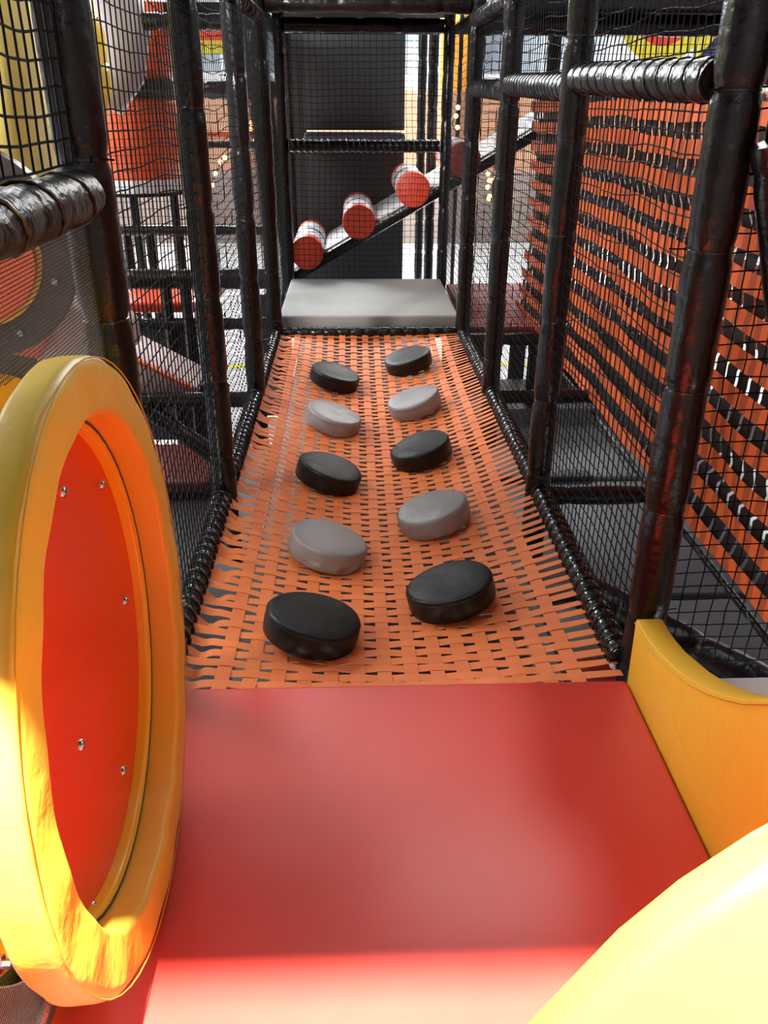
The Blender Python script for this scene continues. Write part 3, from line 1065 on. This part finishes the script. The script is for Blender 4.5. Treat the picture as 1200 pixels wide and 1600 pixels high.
for (x, z) in ((-1.52, 1.74), (-1.49, 1.50), (-1.57, 1.22), (-1.62, 1.10)):
    bm = lathe([(0, 0), (.022, 0), (.018, .02), (0, .022)], 10)
    bmesh.ops.rotate(bm, verts=bm.verts, cent=(0, 0, 0), matrix=Matrix.Rotation(PI / 2, 3, 'X'))
    obj('bolt', bm, M['steel'], yt, True, (x, 5.40, z))

# pale yellow vertical tube, close left
pt_ = thing('pale_yellow_tube', 'big pale yellow upright slide tube behind the net at the upper left picture edge', 'slide', (-1.64, 3.46, 0))
obj('shell', lathe([(0, 1.03), (.38, 1.03), (.40, 1.06), (.40, 2.6), (0, 2.6)], 48), M['paleyellow'], pt_)
post((-1.02, 3.0, -1.2), (-1.02, 3.0, 1.95), 'grey-black padded post beside the pale yellow tube', 0.035, 0.3, False, 140)

# slide mouth behind the fine screen
sm = thing('slide_mouth', 'red-orange round slide mouth in a dark flange, behind the fine screen on the left', 'slide', (-1.42, 3.0, 0.86))
bm = lathe([(0, 0.0), (.235, 0.0), (.235, .05), (0, .05)], 40)
bmesh.ops.rotate(bm, verts=bm.verts, cent=(0, 0, 0), matrix=Matrix.Rotation(PI / 2, 3, 'X'))
obj('disc', bm, M['orangeplastic'], sm)
bm = ring_lathe([(.235, -.06), (.25, -.06), (.25, .02), (.235, .02)], 40)
bmesh.ops.rotate(bm, verts=bm.verts, cent=(0, 0, 0), matrix=Matrix.Rotation(PI / 2, 3, 'X'))
obj('rim', bm, M['plasticyellow'], sm)
bm = ring_lathe([(.25, -.03), (.36, -.03), (.36, .02), (.25, .02)], 40)
bmesh.ops.rotate(bm, verts=bm.verts, cent=(0, 0, 0), matrix=Matrix.Rotation(PI / 2, 3, 'X'))
obj('flange', bm, M['screen'], sm)
for a in (-0.3, -1.1, -1.9, 0.5):
    bm = lathe([(0, 0), (.014, 0), (.011, .014), (0, .016)], 10)
    bmesh.ops.rotate(bm, verts=bm.verts, cent=(0, 0, 0), matrix=Matrix.Rotation(PI / 2, 3, 'X'))
    obj('bolt', bm, M['steel'], sm, True, (.30 * math.cos(a), -.03, .30 * math.sin(a)))
bm = prism([(-1.30, .60), (-1.18, .70), (-1.0, .53), (-1.0, .42), (-1.30, .42)], 1, 3.1, 3.5, 0.01)
tag(obj('pink_slide_chute', bm, M['pink']), 'pale pink sloping chute under the slide mouth, behind the fine screen', 'slide')
bm = prism([(-1.36, .50), (-1.22, .66), (-1.16, .66), (-1.26, .48)], 1, 3.02, 3.09, 0.008)
tag(obj('orange_fin', bm, M['orangeplastic']), 'narrow orange fin between the slide mouth and the pink chute', 'panel')
o = beam((-1.6, 2.3, .32), (-.85, 2.3, .18), 'dark padded beam running down behind the fine screen, just above the yellow ring', 0.04, 141)

# left side frame: beams, posts and mats in the bays beyond
def dbeam(p0, p1, label, r, k):
    return beam(p0, p1, label, r, k, group='black beams of the left bays')


dbeam((-2.4, 6.5, .46), (-.65, 6.5, .46), 'thin black beam just below the orange barrel slide', .035, 150)
dbeam((-2.3, 5.3, .335), (-.65, 5.3, .335), 'thick black padded beam in the left bays, above the red pad', .062, 151)
dbeam((-2.3, 5.3, .055), (-.65, 5.3, .055), 'black beam in the left bays, just under the red pad', .04, 152)
dbeam((-1.75, 4.15, -.06), (-.65, 4.15, -.06), 'black beam in the left bays, level with the bridge, touching its left post', .04, 153)
dbeam((-1.32, 4.2, -.02), (-.70, 4.0, -.42), 'blue-grey padded tube slanting down beyond the yellow ring', .045, 154)
pad('red_pad', (-1.62, 5.40, .10), (-1.02, 6.3, .17), M['redplastic'], 'red pad lying between two black beams in the left bays', 'pad')
pad('black_board', (-1.52, 5.34, -.75), (-.98, 5.38, .01), M['blackpanel'], 'black upright board below the red pad in the left bays', 'board', 0.008)
for k, (x, y) in enumerate(((-1.80, 6.6), (-1.63, 6.6), (-1.42, 6.65), (-1.27, 5.3), (-1.14, 5.25))):
    post((x, y, -1.2), (x, y, .45 if k < 3 else 0.33), ('leftmost of the short dark posts under the orange barrel slide', 'second dark post from the left under the orange barrel slide',
         'third dark post from the left under the orange barrel slide', 'dark post in front of the black upright board', 'slim dark post at the right of the black upright board')[k],
         0.035, 0.3, False, 160 + k, group='short dark posts of the left bays')
post((-1.245, 4.05, -.75), (-1.235, 4.05, .56), 'white pole standing in the left bays right beside the near black post', 0.014, 5, False, 170, 'white_pole', None)
bpy.data.objects['white_pole'].data.materials[0] = M['whiteplastic']
bm = prism([(-1.32, .13), (-1.28, .17), (-.93, -.03), (-.93, -.06), (-1.32, -.06)], 1, 4.25, 4.6, 0.008)
tag(obj('pink_wedge', bm, M['pink']), 'pink and white wedge behind the top right of the yellow ring', 'wedge')
bm = prism([(-1.24, .152), (-.95, -.012), (-.95, -.035), (-1.24, .13)], 1, 4.20, 4.25, 0.004)
tag(obj('orange_strip', bm, M['orangeplastic']), 'orange edge strip lying along the pink wedge', 'strip')
pad('red_mat', (-1.40, 4.4, -.72), (-.95, 5.0, -.64), M['dimred'], 'dark red mat low in the left bays, right of the yellow ring', 'mat')
pad('dark_mat', (-2.4, 1.8, -.84), (-.66, 5.25, -.76), M['darkmat'], 'dark mat covering the low level of the left bays', 'mat')
pad('black_board', (.66, 7.0, -1.18), (1.155, 7.04, -.12), M['blackpanel'], 'black upright board low beyond the dark red mat, next to the platform', 'board', 0.008)
pad('black_board', (1.25, 7.0, -1.18), (1.39, 7.04, -.12), M['blackpanel'], 'narrow black upright board between two gaps showing the pale floor', 'board', 0.008)
pad('black_board', (1.47, 7.0, -1.18), (2.9, 7.04, -.12), M['blackpanel'], 'wide black upright board low behind the foot of the orange strap wall', 'board', 0.008)
pad('black_board', (-1.02, 7.0, -1.18), (-.63, 7.04, -.12), M['blackpanel'], 'black upright board low left of the grey platform', 'board', 0.008)
pad('black_board', (-2.2, 3.62, -.5), (-1.24, 3.66, 1.00), M['screen'], 'dark brown board behind the slide mouth and the fine screen', 'board', 0.008)
pad('black_board', (-.605, 7.88, -1.18), (-.485, 7.92, 2.3), M['blackpanel'], 'narrow tall black board filling the gap left of the tall black panel', 'board', 0.008)
# crossbars farther away
for k, (y, z, x0, x1, mt_) in enumerate(((9.0, .93, -2.4, -.75, 'foam'), (9.0, .13, -2.4, -.9, 'foam'), (9.0, -.40, -2.4, -.9, 'foam'), (8.8, 1.42, -2.4, -.8, 'foam'))):
    dbeam((x0, y, z), (x1, y, z), ('black crossbar far behind the left nets, behind the string lights', 'black crossbar far behind the left nets, below the string lights',
          'lowest black crossbar far behind the left nets', 'black crossbar far behind the left nets, below the round sign')[k], (.035, .05, .06, .085)[k], 180 + k)
pad('orange_beam_pad', (-2.0, 9.0, 1.0), (-.9, 9.06, 1.055), M['orangeplastic'], 'thin orange pad on the far crossbar of the left bays', 'pad', 0.01)

# ------------------------------------------------------------------ signs, banner and string lights
def round_sign(x, y, z, R, label, colours, cut=None):
    t = thing('round_sign', label, 'sign', (x, y, z))
    for k, (f, c) in enumerate(colours):
        bm = lathe([(0, 0), (R * f, 0), (R * f, .012 + .006 * k), (0, .012 + .006 * k)], 48)
        bmesh.ops.rotate(bm, verts=bm.verts, cent=(0, 0, 0), matrix=Matrix.Rotation(PI / 2, 3, 'X'))
        obj('disc' if k == 0 else 'coloured_ring', bm, M[c], t)
    return t


round_sign(2.88, 9.0, 2.10, .44, 'round yellow, red and grey sign high on the right, above the orange strap wall', ((1, 'signyellow'), (.66, 'signred'), (.34, 'signgrey')))
bm = prism([(3.24, 1.70), (3.24, 2.3), (3.75, 2.3)], 1, 9.0, 9.03, 0.0)
sg = tag(obj('corner_sign', box((3.22, 9.03, 1.66), (3.85, 9.06, 2.35), .004), M['signnavy'], None, False), 'navy sign with a yellow corner, high at the upper right', 'sign')
obj('yellow_corner', bm, M['signyellow'], sg, False)
lg = tag(obj('banner_sign', box((-1.75, 10.0, 1.76), (-1.30, 10.03, 1.90), .004), M['signyellow'], None, False), 'small sign, red above yellow, high on the left between black posts', 'sign')
obj('red_field', box((-1.75, 9.99, 1.885), (-1.30, 10.02, 2.10), .004), M['signred'], lg, False)
tag(obj('orange_banner', box((1.05, 12.0, 1.44), (1.45, 12.03, 2.5), .004), M['orangebanner'], None, False), 'upright orange banner hanging to the right of the ramp', 'banner')


def string_lights(label, pts, seed):
    t = thing('string_lights', label, 'string lights', pts[0])
    R_ = random.Random(seed)
    p0 = V(pts[0])
    wp = [V(p) - p0 for p in pts]
    bm = bmesh.new(); add_tube(bm, wp, .006, 5)
    obj('wire', bm, M['wire'], t)
    base = None
    for a, b_ in zip(wp[:-1], wp[1:]):
        n = max(1, int((b_ - a).length / .085))
        for k in range(n):
            p = a.lerp(b_, (k + .5) / n) + V((R_.uniform(-.035, .035), -.02, R_.uniform(-.03, .03)))
            if base is None:
                bm = bmesh.new(); bmesh.ops.create_uvsphere(bm, u_segments=12, v_segments=8, radius=.024)
                base = obj('bulb', bm, M['bulb'], t)
            else:
                q_ = base.copy(); COL.objects.link(q_); base2 = q_; q_.parent = t
            (base if k == 0 and a is wp[0] else q_).location = p
    return t


string_lights('warm string lights slanting up behind the left nets', [(-1.62, 9.1, .42), (-1.50, 9.1, .62), (-1.40, 9.1, .80), (-1.28, 9.1, .88)], 1)
string_lights('warm string lights zigzagging down left of the black panels', [(-1.05, 9.1, 1.50), (-1.02, 9.1, 1.25), (-1.12, 9.1, 1.10), (-1.04, 9.1, .95)], 2)
string_lights('small cluster of warm lights low on the left', [(-1.86, 9.1, .06), (-1.84, 9.1, -.08)], 3)
string_lights('dense cluster of warm lights seen between the right hand posts', [(1.26, 9.0, .72), (1.40, 9.0, .62), (1.22, 9.0, .58), (1.40, 9.0, .50), (1.26, 9.0, .46), (1.38, 9.0, .36)], 4)
string_lights('warm string lights above the top of the ramp', [(1.0, 9.4, 1.30), (.94, 9.4, 1.12), (1.02, 9.4, 1.00), (.94, 9.4, .92)], 5)

for k, (x, y, z, lb) in enumerate(((-1.0, 9.16, 2.3, 'thin black post carrying the zigzag string lights left of the black panels'),
                                   (-1.72, 9.16, 2.3, 'thin black post carrying the slanting string lights on the far left'),
                                   (1.47, 9.1, 1.9, 'thin black post beside the dense cluster of warm lights on the right'),
                                   (1.02, 9.55, 2.3, 'thin black post behind the warm lights above the top of the ramp'),
                                   (-1.80, 10.08, 2.3, 'thin black post at the left end of the red and yellow sign'))):
    post((x, y, -1.2), (x, y, z), lb, 0.022, 0.3, False, 190 + k, group='thin far posts')
